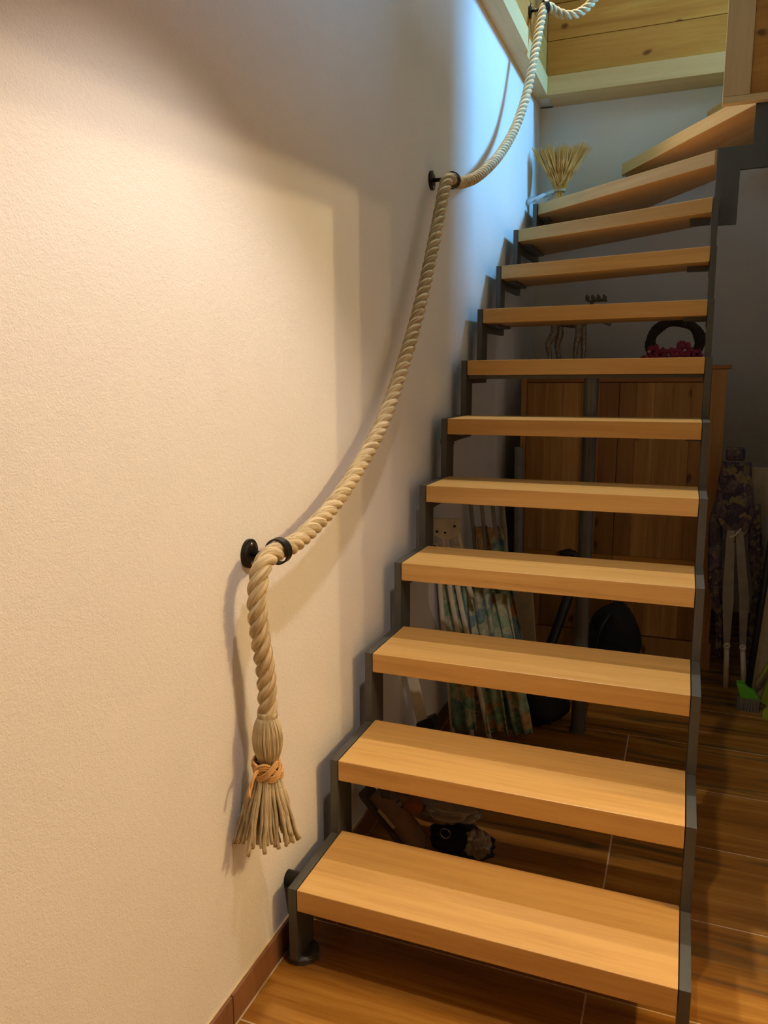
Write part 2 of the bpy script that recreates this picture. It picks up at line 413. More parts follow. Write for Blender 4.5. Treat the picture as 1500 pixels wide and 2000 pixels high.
# ------------------------------------------------------------------ staircase
st = thing('staircase', 'open steel staircase with beech treads winding right at the top', 'staircase', (0.4, 0, 0))
yl = [0, G, 2 * G, 3 * G, 4 * G, 5 * G, 1.397, 1.622, 1.925, 2.251, 2.700]
yr = [0, G, 2 * G, 3 * G, 4 * G, 5 * G, 1.379, 1.571, 1.728, 1.885]
def zigzag(ys, k0, w, zfoot, end):
    up = []; lo = []
    for i, y in enumerate(ys):
        k = k0 + i
        z0 = (k - 1) * H if i else zfoot
        up += [(y, z0), (y, k * H)]
        lo += [(y + w, ((k - 1) * H - w) if i else zfoot), (y + w, k * H - w)]
    up.append((end, (k0 + len(ys) - 1) * H)); lo.append((end, (k0 + len(ys) - 1) * H - w))
    return up + lo[::-1]
BW = 0.083
part('stringer', prism(zigzag(yl, 1, BW, 0.018, 2.93), -0.022, -0.002, 'x', 0.0008), M['steel'], st)
part('stringer', prism(zigzag(yr, 1, BW, 0.018, 2.02), 0.802, 0.823, 'x', 0.0008), M['steel'], st)
xt = [0.808, 0.930, 1.185, 1.45]
part('stringer', prism(zigzag(xt, 11, BW, 10 * H - BW, 1.75), 2.0, 2.02, 'y', 0.0008), M['steel'], st)
part('stringer', prism([(-0.02, 10 * H + .1), (-0.02, 11 * H), (0.40, 11 * H), (0.40, 12 * H), (0.8, 12 * H), (0.8, 13 * H), (1.3, 13 * H),
     (1.3, 13 * H - BW), (0.8 + BW, 13 * H - BW), (0.8 + BW, 12 * H - BW), (0.4 + BW, 12 * H - BW), (0.4 + BW, 11 * H - BW), (0.0, 11 * H - BW)], 2.955, 2.975, 'y', 0.0008), M['steel'], st)
def tread(k, P):
    """P: FL, FR, BR, BL (and more) in plan; the mesh gets a frame whose x runs along the front edge"""
    a, b = Vector((*P[0], 0)), Vector((*P[1], 0)); d = (b - a).normalized(); ang = math.atan2(d.y, d.x)
    Mi = Matrix.Rotation(-ang, 4, 'Z') @ Matrix.Translation(-a)
    pts = [(Mi @ Vector((*p, 0))).to_2d() for p in P]
    bm = prism([tuple(p) for p in pts], -T, 0.0, 'z')
    bmesh.ops.bevel(bm, geom=bm.edges[:], offset=0.0022, segments=2, affect='EDGES', profile=0.6)
    return obj('tread', bm, M['beech'], st, loc=Vector((a.x - 0.4, a.y, k * H)), rot=(0, 0, ang))
D = 0.2486
for k in range(1, 7):
    y = (k - 1) * G
    tread(k, [(0, y), (0.80, y), (0.80, y + D), (0, y + D)])
tread(7, [(0, 1.401), (.80, 1.379), (.80, 1.595), (0, 1.648)])
tread(8, [(0, 1.622), (.80, 1.571), (.80, 1.76), (0, 1.950)])
tread(9, [(0, 1.925), (.80, 1.728), (.80, 1.945), (0, 2.275)])
tread(10, [(0, 2.251), (.80, 1.885), (.80, 2.15), (0, 2.735)])
tread(11, [(0, 2.712), (.80, 2.025), (.945, 2.025), (.80, 2.305), (.40, 2.945), (0, 2.945)])
tread(12, [(.382, 2.905), (.931, 2.023), (1.20, 2.023), (.80, 2.945), (.382, 2.945)])
tread(13, [(.765, 2.895), (1.187, 2.023), (1.47, 2.023), (1.25, 2.945), (.765, 2.945)])
tread(14, [(1.245, 2.89), (1.452, 2.023), (1.74, 2.023), (1.74, 2.895), (1.245, 2.895)])
# brackets: flat irons under each tread end
for k in range(7, 12):
    y = yl[k - 1]; y2 = [1.648, 1.95, 2.275, 2.70, 2.90][k - 7]
    part('bracket', prism([(0.0, y + BW), (0.045, y + BW), (0.045, y2 - 0.03), (0.0, y2 - 0.03)], k * H - T - 0.009, k * H - T - 0.001, 'z'), M['steel'], st)
for k in range(1, 7):
    y = (k - 1) * G
    part('bracket', B(0.0, 0.045, y + 0.05, y + 0.22, k * H - T - 0.008, k * H - T - 0.001), M['steel'], st)
    part('bracket', B(0.755, 0.80, y + 0.05, y + 0.22, k * H - T - 0.008, k * H - T - 0.001), M['steel'], st)
for k, ya, yb in ((7, 1.46, 1.56), (8, 1.66, 1.73), (9, 1.84, 1.92), (10, 1.99, 2.10)):
    part('bracket', B(0.725, 0.80, ya, yb, k * H - T - 0.012, k * H - T - 0.001), M['steel'], st)
for k, yy in ((1, 0.04), (7, 1.42)):
    part('crossbar', B(0.0, 0.80, yy, yy + 0.03, k * H - T - 0.014, k * H - T - 0.001, bev=0.001), M['steel'], st)
# adjustable round feet
for x in (-0.010, 0.812):
    bm = bmesh.new(); cyl(bm, (x, 0.042, 0.0), (x, 0.042, 0.012), 0.036, 32); cyl(bm, (x, 0.042, 0.012), (x, 0.042, 0.017), 0.036, 32, 0.030)
    cyl(bm, (x, 0.042, 0.017), (x, 0.042, 0.020), 0.012)
    ft = part('foot', bm, M['steel'], st); sub('rim', cap_ring((x, 0.042, 0.013), 0.0365, 0.0018, 'z'), M['steel'], ft, st)
# wall standoff
part('wall_standoff', Cy((WX, 0.073, 0.166), (-0.0225, 0.073, 0.166), 0.019, 24), M['iron'], st)
part('wall_standoff', Cy((WX, 1.30, 1.10), (-0.0225, 1.30, 1.10), 0.019, 24), M['iron'], st)
# central pole
bm = bmesh.new(); cyl(bm, (0.437, 1.45, 0.0), (0.437, 1.45, 7 * H - T - 0.014), 0.0255, 24); cyl(bm, (0.437, 1.45, 0), (0.437, 1.45, 0.008), 0.032, 32)
part('support_pole', bm, M['steel'], st)

# ------------------------------------------------------------------ rope handrail
rope = thing('handrail_rope', 'thick natural three-strand rope handrail ending in a knotted tassel', 'rope', (0.0, -0.05, 0.977))
ctrl = [(0, -.101, .655), (0, -.099, .70), (0, -.102, .753), (0, -.115, .812), (0.0, -.125, .877), (0, -.122, .928), (0, -.100, .970), (0.0, -.055, .984),
        (0, 0.02, .985), (0, .094, .998), (0, .227, 1.037), (0, .381, 1.108), (0, .54, 1.205), (0, .701, 1.352), (0, .834, 1.505), (0, .944, 1.660), (0, 1.030, 1.800),
        (0, 1.090, 1.900), (0, 1.125, 1.943), (0, 1.175, 1.957), (0, 1.270, 1.968), (0.005, 1.49, 2.037), (0.012, 1.78, 2.175), (0.022, 2.03, 2.345),
        (0.036, 2.19, 2.53), (0.045, 2.295, 2.72), (0.052, 2.365, 2.86), (0.056, 2.395, 2.925), (0.064, 2.412, 2.950), (0.080, 2.425, 2.952),
        (0.105, 2.45, 2.940), (0.150, 2.47, 2.925), (0.200, 2.50, 2.938), (0.250, 2.53, 2.985), (0.300, 2.57, 3.08), (0.34, 2.62, 3.20)]
path = resample(catmull(ctrl, 12), 0.004)
F = frames(path); pitch = 0.088
for s in range(3):
    P = []
    for i, (p, (t, u, v)) in enumerate(zip(path, F)):
        a = 2 * PI * (i * 0.004 / pitch + s / 3.0)
        P.append(p + (u * math.cos(a) + v * math.sin(a)) * 0.0098)
    part('strand', Tb(P, 0.0106, 10), M['rope'], rope, smooth=True)
# tassel
part('whipping', Tb([(0, -.101, .668), (0, -.101, .664), (0, -.101, .655), (0, -.101, .650)], [0.0185, .0205, .0205, .0185], 20), M['yarn'], rope, smooth=True)
def yarn(bm, P, r, seg=5): return tube(bm, resample(catmull(P, 6), 0.008), r, seg)
bm = bmesh.new(); c0 = Vector((0, -.101, 0))
for i in range(46):
    a = 2 * PI * i / 46 + random.uniform(-.04, .04)
    def q(r, z, da=0.0, dy=0.0): return (math.cos(a + da) * r, -.103 + dy + math.sin(a + da) * r, z)
    k = random.uniform(.94, 1.04)
    yarn(bm, [q(.017, .656), q(.024 * k, .640, .03), q(.0285 * k, .615, .06), q(.0275 * k, .592, .08), q(.021, .572, .1), q(.017, .555, .12)], 0.0026)
ball(bm, (0, -.104, .608), 0.026, 1, 1, 1.5)
part('bulb', bm, M['yarn'], rope, smooth=True)
bm = bmesh.new()
for i in range(110):
    a = random.uniform(0, 2 * PI); f = math.sqrt(random.random()); zz = random.uniform(.388, .424) + .02 * (1 - f)
    R0 = 0.016 * f; R1 = .067 * f * random.uniform(.85, 1.1)
    ya, yb = -.108, -.116
    j = lambda s: random.uniform(-s, s)
    rj = lambda r, s: (math.cos(a) * r + j(s), math.sin(a) * r + j(s))
    P = []
    for t_ in (0, .12, .3, .5, .7, .86, 1.0):
        r = R0 + (R1 - R0) * (t_ ** 0.85); x, y = rj(r, .0035 * t_)
        P.append((x, y + ya + (yb - ya) * t_, .552 + (zz - .552) * t_))
    yarn(bm, P, random.uniform(.0034, .0046))
part('fringe', bm, M['yarn'], rope, smooth=True, kind='stuff')
bm = bmesh.new()
for j_ in range(3):      # three-ply woven turk's head knot
    for ph in (0, 1, 2):
        P = []
        for i in range(73):
            a = 2 * PI * i / 72
            rr = .0265 + .003 * math.cos(3 * a * 1 + ph * 2 * PI / 3 + 1)
            z = .549 + .0135 * math.sin(2 * a + ph * 2 * PI / 3) + (j_ - 1) * .0048
            P.append((math.cos(a) * rr, -.108 + math.sin(a) * rr, z))
        tube(bm, P, .0031, 7, cap=False)
part('knot', bm, M['cord'], rope, smooth=True)
bm = bmesh.new()
for d in (-.0022, .0022):
    yarn(bm, [(-.002 + d, -.130, .552), (-.004, -.142, .556 + d), (-.006, -.152, .548 + d), (-.008 + d, -.160, .535), (-.008, -.166 + d, .522), (-.008 + d, -.168, .512)], .0026)
part('knot_tail', bm, M['cord'], rope, smooth=True)

def bracket(loc, label, wx=WX, reach=0.063, drop=0.0):
    """round plate on the wall, arm, ring around the rope"""
    r = thing('rope_bracket', label, 'bracket', (wx, loc[1], loc[2]), 'black iron brackets that carry the rope')
    x, y, z = wx, loc[1], loc[2]
    bm = bmesh.new(); cyl(bm, (x, y, z), (x + .006, y, z), 0.030, 36); cyl(bm, (x + .006, y, z), (x + .009, y, z), 0.027, 36, 0.020)
    p = part('wall_plate', bm, M['iron'], r, smooth=False)
    for dz in (-.0195, .0195):
        s = obj('screw', ball(bmesh.new(), (x + .009, y, z + dz), 0.0045, .5, 1, 1), M['chrome'], p, smooth=True)
        s.data.transform(Matrix.Translation(-Vector(r.location)))
    part('arm', Cy((x + .006, y, z), (x + reach - .018, y, z + drop), .0065, 14), M['iron'], r, smooth=True)
    return r
def ring(root, c, tdir, R=0.0235):
    t = Vector(tdir).normalized(); u = t.orthogonal().normalized(); v = t.cross(u); bm = bmesh.new()
    n = 32; prof = [(0.0, -.006), (.0035, -.006), (.0035, .006), (0.0, .006)]; rg = []
    for i in range(n):
        a = 2 * PI * i / n; d = u * math.cos(a) + v * math.sin(a)
        rg.append([bm.verts.new(Vector(c) + d * (R + p) + t * q_ * 1.5) for p, q_ in prof])
    for i in range(n):
        for k in range(4): bm.faces.new((rg[i][k], rg[i][(k + 1) % 4], rg[(i + 1) % n][(k + 1) % 4], rg[(i + 1) % n][k]))
    part('ring', bm, M['iron'], root, smooth=False)
b1 = bracket((0, -.048, .977), 'black iron rope bracket lowest on the wall, above the tassel')
ring(b1, (0.0, -.035, .984), (0, 1, 0.05))
b2 = bracket((0, 1.157, 1.956), 'black iron rope bracket at mid height, where the rope bends')
ring(b2, (0.0, 1.185, 1.957), (0, 1, 0.1))
b3 = bracket((0, 2.403, 2.938), 'black iron rope bracket highest up, screwed to the pine boards', -0.004, 0.060)
ring(b3, (0.066, 2.412, 2.950), (1, .6, 0.3))

# ------------------------------------------------------------------ straw bundle on the winder tread
sb = thing('straw_bundle', 'tied bundle of dry straw stalks fanning out on the tread in the corner', 'straw bundle', (0.095, 2.79, 11 * H))
bm = bmesh.new(); base = Vector((.095, 2.79, 2.245))
for i in range(190):
    a = random.uniform(0, 2 * PI); f = math.sqrt(random.random())
    top = Vector((.095 + .155 * f * math.cos(a) , 2.80 + .075 * f * math.sin(a), 2.245 + random.uniform(.185, .222)))
    top.x = max(top.x, -.052); top.y = min(top.y, 2.93)
    bt = base + Vector((random.uniform(-.022, .022), random.uniform(-.015, .015), 0))
    mid = bt.lerp(top, .5) + Vector((random.uniform(-.006, .006), 0, random.uniform(-.004, .004)))
    tube(bm, [bt, mid, top], random.uniform(.0016, .0030), 4)
part('stalks', bm, M['straw'], sb, kind='stuff')
bm = bmesh.new()
for i in range(90):
    a = random.uniform(0, 2 * PI); f = math.sqrt(random.random())
    b = Vector((.085 + .045 * f * math.cos(a), 2.785 + .03 * f * math.sin(a), 11 * H + .002))
    tube(bm, [base + Vector((random.uniform(-.018, .018), random.uniform(-.012, .012), .005)), b.lerp(base, .5) + Vector((0, 0, .004)), b], .002, 4)
part('lower_stalks', bm, M['straw'], sb, kind='stuff')
part('tie', cap_ring((.095, 2.79, 2.247), .024, .005, 'z'), M['yarn'], sb, smooth=True)
bm = bmesh.new(); n = 14; rows_ = []
for j in range(6):
    t_ = j / 5; r = .028 + .125 * t_ ** 1.2; rows_.append([bm.verts.new((.085 - .05 * t_ + math.cos(PI * (.55 + .75 * i / n)) * r * (1 + .15 * math.sin(i * 2.3)), 2.79 - math.sin(PI * (.1 + .5 * i / n)) * r * .5, 2.245 - .055 * t_ + .012 * math.sin(i * 1.9 + j))) for i in range(n + 1)])
for j in range(5):
    for i in range(n): bm.faces.new((rows_[j][i], rows_[j][i + 1], rows_[j + 1][i + 1], rows_[j + 1][i]))
for v in bm.verts: v.co.x = max(v.co.x, -.055); v.co.z = max(v.co.z, 11 * H + .003)
part('wrapping_film', bm, M['film'], sb, smooth=True)

# ------------------------------------------------------------------ pine cabinet under the stairs
cb = thing('pine_cabinet', 'knotty pine cabinet with two doors behind the staircase', 'cabinet', (0.47, 2.5, 0))
part('body', B(.032, .905, 2.30, 2.74, .03, 1.352), M['pine_z'], cb)
part('top', B(.018, .925, 2.272, 2.75, 1.353, 1.371, bev=.003), M['pine_dark'], cb)
part('plinth', B(.03, .918, 2.276, 2.30, 0.0, .125, bev=.002), M['pine_z'], cb)
part('stile', B(.848, .909, 2.275, 2.2995, .1265, 1.352, bev=.002), M['pine_z'], cb)
part('stile', B(.027, .052, 2.275, 2.2995, .1265, 1.352, bev=.002), M['pine_z'], cb)
part('top_rail', B(.0525, .8475, 2.278, 2.2995, 1.30, 1.352, bev=.002), M['pine_dark'], cb)
for (xa, xb) in ((.054, .469), (.471, .846)):
    d = part('door', B(xa, xb, 2.285, 2.299, .130, 1.297), M['pine_dark'], cb)
    n = 5; wv = (xb - xa) / n
    for i in range(n):
        q_ = obj('board', B(xa + i * wv + .0004, xa + (i + 1) * wv - .0004, 2.2785, 2.2848, .505, 1.296, bev=.0008), M['pine_z'], d)
        q_.data.transform(Matrix.Translation(-Vector(cb.location)))
    q_ = obj('rail', B(xa, xb, 2.2775, 2.2848, .480, .5035, bev=.002), M['pine'], d); q_.data.transform(Matrix.Translation(-Vector(cb.location)))
    for i in range(n):
        q_ = obj('board', B(xa + i * wv + .0004, xa + (i + 1) * wv - .0004, 2.280, 2.2848, .131, .479, bev=.0008), M['pine_z'], d)
        q_.data.transform(Matrix.Translation(-Vector(cb.location)))
    kx = xb - .03 if xa < .3 else xa + .03
    q_ = obj('knob', ball(bmesh.new(), (kx, 2.265, .82), .013), M['pine_dark'], d, smooth=True); q_.data.transform(Matrix.Translation(-Vector(cb.location)))

# reindeer figure on the cabinet
zc = 1.371
rd = thing('reindeer_figure', 'silvery openwork reindeer figure with dark antlers standing on the cabinet', 'figurine', (.22, 2.42, zc))
bm = bmesh.new()
def limb(bm, P, R): return tube(bm, resample(catmull(P, 6), .006), [R[0]] * 1 if False else R[0], 8)
def taper(bm, P, r0, r1, seg=8):
    Q = resample(catmull(P, 6), .006); n = len(Q) - 1
    return tube(bm, Q, [r0 + (r1 - r0) * i / n for i in range(n + 1)], seg)
taper(bm, [(.155, 2.41, 1.575), (.145, 2.41, 1.52), (.122, 2.41, 1.475), (.132, 2.41, 1.42), (.128, 2.41, zc)], .020, .009)
taper(bm, [(.165, 2.44, 1.575), (.172, 2.44, 1.52), (.160, 2.44, 1.475), (.168, 2.44, 1.42), (.166, 2.44, zc)], .019, .009)
taper(bm, [(.262, 2.41, 1.575), (.262, 2.41, 1.52), (.252, 2.41, 1.46), (.250, 2.41, zc)], .018, .008)
taper(bm, [(.275, 2.44, 1.575), (.280, 2.44, 1.52), (.284, 2.44, 1.46), (.282, 2.44, zc)], .018, .008)
taper(bm, [(.145, 2.425, 1.585), (.18, 2.425, 1.592), (.23, 2.425, 1.585), (.285, 2.425, 1.592)], .034, .038, 12)
taper(bm, [(.28, 2.425, 1.592), (.315, 2.425, 1.60), (.335, 2.425, 1.625)], .034, .022, 10)
taper(bm, [(.325, 2.425, 1.628), (.360, 2.425, 1.590), (.405, 2.425, 1.563)], .020, .012, 10)
taper(bm, [(.125, 2.425, 1.60), (.112, 2.425, 1.612), (.108, 2.425, 1.60)], .009, .005)
part('body', bm, M['orn_silver'], rd, smooth=True)
for s in (-1, 1):
    bm = bmesh.new(); yy = 2.425 + s * .012
    taper(bm, [(.325, yy, 1.635), (.315, yy + s * .01, 1.655), (.325, yy + s * .02, 1.672), (.375, yy + s * .02, 1.672)], .006, .005)
    for x in (.295, .320, .345, .372): taper(bm, [(x + .004, yy + s * .02, 1.668), (x, yy + s * .021, 1.680), (x + .001, yy + s * .02, 1.693)], .0065, .0055)
    part('antler', bm, M['orn_dark'], rd, smooth=True)

# wreath leaning at the right end of the cabinet top
wr = thing('wreath', 'dark twig wreath with crimson flowers standing on the cabinet top', 'wreath', (.688, 2.45, zc))
bm = bmesh.new()
for i in range(26):
    ph = random.uniform(0, 2 * PI); P = []
    for j in range(41):
        a = 2 * PI * j / 40; R = .098 + .019 * math.cos(5 * a + ph) + .003 * math.sin(11 * a + ph)
        P.append((.688 + math.cos(a) * R * 1.08, 2.45 + .019 * math.sin(5 * a + ph), zc + .105 + math.sin(a) * R * .92))
    for p in range(len(P)): P[p] = (P[p][0], P[p][1], max(P[p][2], zc + .004))
    tube(bm, P, .0045, 5, cap=False)
part('twigs', bm, M['twig'], wr, kind='stuff')
for (x, z, s) in ((.560, 1.392, .016), (.600, 1.425, .027), (.628, 1.412, .026), (.665, 1.408, .028), (.700, 1.412, .027), (.735, 1.430, .028), (.716, 1.452, .018), (.785, 1.41, .02)):
    bm = bmesh.new()
    for i in range(6):
        a = 2 * PI * i / 6 + s * 40
        ball(bm, (x + math.cos(a) * s * .75, 2.422, z + .008 + math.sin(a) * s * .75), s * .62, 1 if i % 2 else .7, .35, .7 if i % 2 else 1.1, 2)
    ball(bm, (x, 2.418, z), s * .25, 1, 1, 1, 1)
    part('flower', bm, M['petal'], wr, smooth=True)
part('berry', ball(bmesh.new(), (.580, 2.42, 1.435), .007), M['beige'], wr, smooth=True)

# ------------------------------------------------------------------ things stored below the stairs
tag(obj('rolled_mat', Tb([(.052, 2.215, 0.0), (.030, 2.235, 1.0)], [.021, .021], 18), M['grey_tube']), 'slim grey roll leaning against the left edge of the pine cabinet', 'roll')

# folding chair with white hinge plate (nearer, left)
ca = thing('folding_chair', 'folded beach chair with white hinge plate and green printed cloth', 'chair', (.08, 1.22, 0), 'folded beach chairs under the stairs')
hp = part('hinge_plate', prism([(-.057, .838), (.040, .842), (.043, .795), (.030, .780), (.008, .768), (-.012, .765), (-.03, .770), (-.057, .778)], 1.172, 1.186, 'y', .002), M['white_plastic'], ca)
for x, z in ((-.040, .792), (-.010, .790), (.024, .815)):
    part('rivet', Cy((x, 1.169, z), (x, 1.173, z), .0045, 12), M['black'], ca)
for P in ([(-.025, 1.190, .775), (.003, 1.21, .55), (.045, 1.25, .27), (.074, 1.261, .0)],
          [(.005, 1.195, .775), (.030, 1.22, .55), (.085, 1.25, .27), (.140, 1.265, .0)],
          [(.030, 1.185, .80), (.060, 1.21, .62), (.078, 1.22, .55)],
          [(-.045, 1.20, .735), (-.035, 1.22, .50), (-.02, 1.24, .30), (.0, 1.26, .0)]):
    part('leg', Tb(resample(catmull(P, 5), .03), .0095, 12), M['white_plastic'], ca, smooth=True)
for x, z in ((-.048, .738), (.024, .735)):
    part('hinge', Cy((x, 1.172, z), (x, 1.19, z), .012, 20), M['white_plastic'], ca)
    part('rivet', Cy((x, 1.168, z), (x, 1.1735, z), .0045, 12), M['black'], ca)
def cloth(x0, x1, z0, z1, y, skew=0.0, amp=.012, nx=14, nz=20, ph=0.0, wf=None):
    bm = bmesh.new(); g = []
    for j in range(nz + 1):
        t_ = j / nz; row = []
        for i in range(nx + 1):
            s = i / nx; wx = 1.0 if wf is None else wf(t_)
            xx = (x0 + x1) / 2 + (s - .5) * (x1 - x0) * wx + skew * (1 - t_)
            row.append(bm.verts.new((xx, y + amp * math.sin(s * 14 + t_ * 3 + ph) + .4 * amp * math.sin(s * 31 + t_ * 9), z0 + (z1 - z0) * t_ + .008 * math.sin(s * 9 + ph) * (1 - t_))))
        g.append(row)
    for j in range(nz):
        for i in range(nx): bm.faces.new((g[j][i], g[j][i + 1], g[j + 1][i + 1], g[j + 1][i]))
    bmesh.ops.recalc_face_normals(bm, faces=bm.faces[:])
    bmesh.ops.solidify(bm, geom=bm.faces[:], thickness=.003)
    return bm
part('cloth', cloth(-.058, .045, .03, .64, 1.245, .05, .010, ph=1), M['green_print'], ca, smooth=True)
part('cloth', cloth(.035, .12, .03, .60, 1.275, .09, .014, ph=2.4), M['green_print'], ca, smooth=True)
part('cloth', cloth(.10, .19, .02, .55, 1.31, .10, .014, ph=0.4), M['green_print'], ca, smooth=True)

cb2 = thing('folding_chair', 'second folded beach chair further back with thin pale legs up', 'chair', (.06, 1.6, 0), 'folded beach chairs under the stairs')
for x in (-.035, .01, .055, .095):
    part('leg', Tb([(x, 1.58, .88), (x + .015, 1.60, .72), (x + .06, 1.66, .0)], .008, 10), M['grey_leg'], cb2, smooth=True)
part('cloth', cloth(-.035, .12, .10, .735, 1.605, .10, .018, wf=lambda t: 1 - .25 * t), M['green_print'], cb2, smooth=True)

bd = tag(obj('folded_board', prism([(-.02, .55), (.06, .60), (.20, .52), (.245, .02), (.20, .02)], 1.70, 1.722, 'y', .003), M['beige']), 'pale beige board leaning behind the green beach chair', 'board')
tl = thing('slanted_strut', 'pale slanted flat strut with a black rubber foot near the left wall', 'strut', (-.01, .88, 0))
part('bar', prism([(-.055, .40), (-.020, .40), (.028, .205), (-.008, .19)], .872, .884, 'y', .001), M['white_plastic'], tl)
part('rubber_foot', prism([(-.012, .212), (.045, .245), (.055, .21), (.045, .0), (.0, .0), (-.015, .16)], .862, .900, 'y', .004), M['black'], tl)

# black rucksack by the cabinet, hose beside it
rk = thing('rucksack', 'black rounded rucksack slumped in front of the cabinet', 'bag', (.50, 1.96, 0))
bm = bmesh.new(); ball(bm, (.515, 1.97, .185), .115, 1.0, .85, 1.60, 3, .18, 1.4)
for v in bm.verts: v.co.z = max(v.co.z, .001)
part('body', bm, M['black_cloth'], rk, smooth=True)
bm = bmesh.new(); ball(bm, (.43, 1.93, .14), .07, 1, .8, 1.9, 3, .2, 2)
for v in bm.verts: v.co.z = max(v.co.z, .001)
part('pocket', bm, M['black_cloth'], rk, smooth=True)
part('strap', Tb(resample(catmull([(.50, 1.87, .34), (.47, 1.84, .28), (.45, 1.85, .18), (.46, 1.87, .08)], 6), .01), .008, 8), M['black'], rk, smooth=True)
part('zip_pull', B(.448, .452, 1.835, 1.838, .15, .18), M['chrome'], rk)
vc = thing('vacuum_tube', 'black slanted vacuum tube with floor head beside the steel pole', 'vacuum cleaner', (.28, 1.9, 0))
part('tube', Tb([(.345, 1.93, .46), (.24, 1.86, .10), (.225, 1.85, .04)], .021, 16), M['black'], vc, smooth=True)
part('head', B(.13, .33, 1.80, 1.90, .0, .045, bev=.012), M['black'], vc)
part('grip', Tb(resample(catmull([(.345, 1.93, .46), (.36, 1.935, .53), (.33, 1.93, .58), (.28, 1.92, .57)], 5), .02), .016, 12), M['black'], vc, smooth=True)
bx = thing('black_bag', 'dark bag with a red lid lying on the tiles behind the treads', 'bag', (.33, 1.55, 0))
bm = bmesh.new(); ball(bm, (.285, 1.50, .07), .115, .95, .9, .75, 3, .2, 1.6)
for v in bm.verts: v.co.z = max(v.co.z, .001)
part('body', bm, M['black_cloth'], bx, smooth=True)
part('lid', ball(bmesh.new(), (.30, 1.54, .145), .034, 1.2, .8, .35, 2), M['red'], bx, smooth=True)

# shoes and bags below the lowest treads
def shoe(name, label, loc, rz, ry, sc=1.0):
    r = thing(name, label, 'shoe', loc, 'walking shoes below the second tread'); r.rotation_euler = (0, ry, rz); r.scale = (sc, sc, sc)
    bm = bmesh.new()
    P = [(0, 0, .045), (.05, 0, .05), (.11, 0, .045), (.17, 0, .038), (.215, 0, .03), (.245, 0, .026)]
    R = [.036, .042, .042, .045, .042, .022]
    tube(bm, P, R, 16, squash=1.0)
    for v in bm.verts: v.co.z = max(v.co.z, .016)
    bmesh.ops.remove_doubles(bm, verts=bm.verts[:], dist=.0005)
    obj('upper', bm, M['shoe'], r, smooth=True)
    obj('collar', Tb([(.02, 0, .075), (.035, 0, .105)], [.035, .033], 16), M['shoe_grey'], r, smooth=True)
    so = [(-.036, -.028), (-.02, -.04), (.06, -.036), (.15, -.048), (.22, -.042), (.262, -.018), (.262, .018), (.22, .042), (.15, .048), (.06, .036), (-.02, .04), (-.036, .028)]
    obj('sole', prism(so, 0, .018, 'z', .003), M['shoe_sole'], r)
    obj('toe_cap', ball(bmesh.new(), (.222, 0, .030), .030, 1.2, 1.35, .85, 2), M['shoe_sole'], r, smooth=True)
    for i in range(5):
        x = .07 + .022 * i; obj('lace', Tb(resample(catmull([(x, -.028, .072 - .003 * i), (x + .006, 0, .092 - .004 * i), (x, .028, .072 - .003 * i)], 5), .006), .003, 6), M['black'], r, smooth=True)
    obj('stripe', B(.05, .13, -.0475, -.043, .030, .042), M['beige'], r)
    return r
shoe('walking_shoe', 'brown suede walking shoe nearest the left steel stringer', (-.020, .475, .160), -.1, .72, .80)
shoe('walking_shoe', 'brown walking shoe behind the front shoe, farther below the treads', (-.005, .66, .150), .1, .62, .80)
def sack(name, label, c, r, sx, sy, sz, mat, cat, amp=.35, fr=2.2):
    bm = bmesh.new(); ball(bm, c, r, sx, sy, sz, 4, amp, fr)
    for v in bm.verts:
        v.co += v.co.normalized() * .006 * noise.noise(v.co * 35); v.co.z = max(v.co.z, .001); v.co.x = max(v.co.x, -.05)
    return tag(obj(name, bm, mat, smooth=True), label, cat)
sack('plastic_bag', 'crumpled glossy plastic bag on top of the shoe heap', (.195, .52, .145), .060, 1.5, .8, .45, M['bag'], 'bag', .45, 2.2)
sack('plastic_bag', 'small shiny crumpled bag at the right end of the shoe heap', (.30, .46, .10), .032, 1, .8, 1.2, M['bag'], 'bag', .5, 3)
sack('cloth_bag', 'black cloth bag under the crumpled plastic', (.235, .54, .045), .06, 1.5, .9, .75, M['black_cloth'], 'bag')
tag(obj('rubber_sandal', prism([(.105 + .024 * math.cos(a) * (1.4 if math.cos(a) > 0 else 1), .155 + .015 * math.sin(a)) for a in [2 * PI * i / 16 for i in range(16)]], .470, .52, 'y', .004), M['orange']), 'orange brown rubber sandal between the shoe and the plastic', 'sandal')
tag(obj('key_ring', cap_ring((.205, .475, .100), .014, .0016, 'y'), M['chrome'], smooth=True), 'thin round ring on the crumpled plastic bag', 'ring')

# folded sun lounger at the right, purple print
lg = thing('folding_lounger', 'folded lounger with purple floral cloth and grey legs at the right', 'lounger', (.99, 2.14, 0))
def sheet(pts_rows, y, mat, root, amp=.010, name='cloth'):
    """pts_rows: (z, xleft, xright) from top to bottom"""
    bm = bmesh.new(); g = []; nx = 12
    rows2 = []
    for (z0, a0, b0), (z1, a1, b1) in zip(pts_rows, pts_rows[1:]):
        for k in range(5):
            t_ = k / 5; rows2.append((z0 + (z1 - z0) * t_, a0 + (a1 - a0) * t_, b0 + (b1 - b0) * t_))
    rows2.append(pts_rows[-1])
    for j, (z, a, b) in enumerate(rows2):
        g.append([bm.verts.new((a + (b - a) * i / nx, y - amp * 1.6 * math.sin(PI * i / nx) + amp * .6 * math.sin(i * 1.7 + j * .35), z)) for i in range(nx + 1)])
    for j in range(len(g) - 1):
        for i in range(nx): bm.faces.new((g[j][i], g[j][i + 1], g[j + 1][i + 1], g[j + 1][i]))
    bmesh.ops.recalc_face_normals(bm, faces=bm.faces[:]); bmesh.ops.solidify(bm, geom=bm.faces[:], thickness=.004)
    return part(name, bm, mat, root, smooth=True)
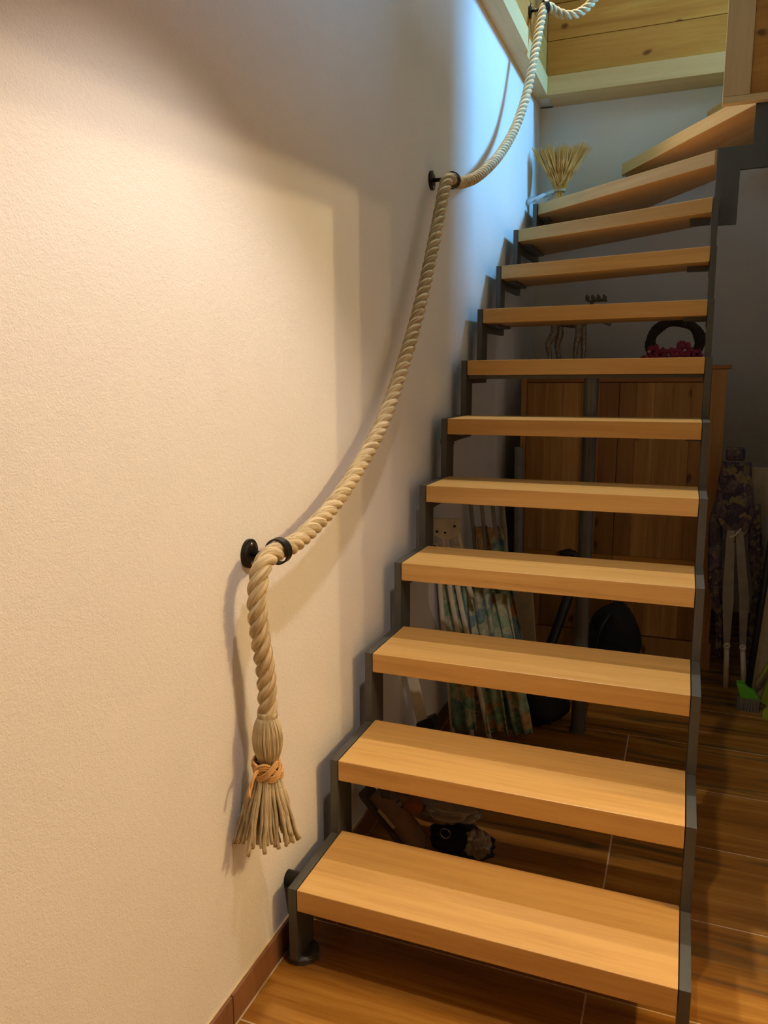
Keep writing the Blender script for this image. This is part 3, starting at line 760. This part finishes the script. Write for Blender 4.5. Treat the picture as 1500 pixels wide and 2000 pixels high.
sheet([(.975, .905, 1.012), (.90, .898, 1.022), (.76, .888, 1.045), (.68, .93, 1.02), (.64, .955, .99)], 2.11, M['purple_print'], lg)
sheet([(.80, .885, .93), (.70, .872, .925), (.45, .885, .935), (.30, .92, .96), (.12, .935, .965)], 2.13, M['purple_print'], lg, .006)
sheet([(.80, 1.02, 1.062), (.60, 1.03, 1.085), (.45, 1.055, 1.095), (.33, 1.06, 1.085), (.16, 1.045, 1.07)], 2.13, M['purple_print'], lg, .006)
bm = bmesh.new(); box(bm, .918, .990, 2.10, 2.15, .978, 1.034, .012)
part('headrest', bm, M['purple_print'], lg, smooth=True)
for xs in ((.958, .945, .972, .980), (.990, 1.010, 1.034, 1.052)):
    x0, x1, x2, x3 = xs
    part('slat', prism([(x0 - .018, .69), (x0 + .012, .69), (x1 + .040 if x1 < 1 else x1 + .035, .40), (x2 + .012, .19), (x2 - .012, .19), (x1 - .004, .40)], 2.085, 2.097, 'y', .001), M['grey_leg'], lg)
    part('leg', Tb([(x2, 2.092, .19), (x3, 2.088, .0)], .011, 12), M['white_plastic'], lg, smooth=True)
    part('hinge', cap_ring((x2, 2.080, .19), .009, .005, 'y'), M['white_plastic'], lg, smooth=True)
part('cord', Tb(resample(catmull([(.952, 2.085, .66), (.975, 2.08, .675), (.992, 2.085, .70)], 5), .01), .003, 6), M['white_plastic'], lg, smooth=True)
l2 = thing('folding_lounger', 'pale folded lounger at the right edge behind the purple one', 'lounger', (1.09, 2.26, 0))
sheet([(.94, 1.03, 1.16), (.90, 1.025, 1.17), (.70, 1.05, 1.18), (.40, 1.09, 1.18), (.02, 1.10, 1.17)], 2.26, M['beige'], l2, .012)
part('leg', Tb([(1.10, 2.245, .85), (1.12, 2.23, 0)], .012, 10), M['grey_leg'], l2, smooth=True)

# green broom with a black handle, dustpan
br = thing('broom', 'green broom with grey bristles and black handle at the right edge', 'broom', (1.05, 1.90, 0))
part('head', prism([(1.003, .112), (1.030, .112), (1.072, .085), (1.090, .055), (1.020, .055)], 1.85, 1.90, 'y', .004), M['green'], br)
bm = bmesh.new()
for i in range(26):
    for j in range(5):
        x = 1.012 + .078 * i / 25; y = 1.853 + .044 * j / 4
        tube(bm, [(x, y, .058), (x + random.uniform(-.006, .006), y + random.uniform(-.004, .004), 0.0)], .0022, 4)
part('bristles', bm, M['bristle'], br, kind='stuff')
part('handle', Cy((1.048, 1.88, .09), (1.125, 2.02, 1.02), .013, 14), M['black'], br, smooth=True)
dp = thing('dustpan', 'lime green dustpan leaning open beside the broom', 'dustpan', (1.12, 1.86, 0))
part('pan', prism([(1.075, .085), (1.14, .20), (1.16, .19), (1.12, .10), (1.10, .02), (1.13, .0), (1.17, .0), (1.17, .13), (1.19, .24), (1.14, .24)], 1.93, 1.955, 'y', .002), M['lime'], dp)
part('lip', prism([(1.098, -.0), (1.10, .035), (1.19, .15), (1.19, .10), (1.13, .0)], 1.80, 1.812, 'y', .001), M['lime'], dp)
tag(obj('leaning_panel', prism([(1.068, .06), (1.10, .0), (1.25, .0), (1.25, .72), (1.115, .72)], 2.00, 2.012, 'y', .001), M['beige']), 'pale beige panel leaning behind the broom at the right edge', 'board')
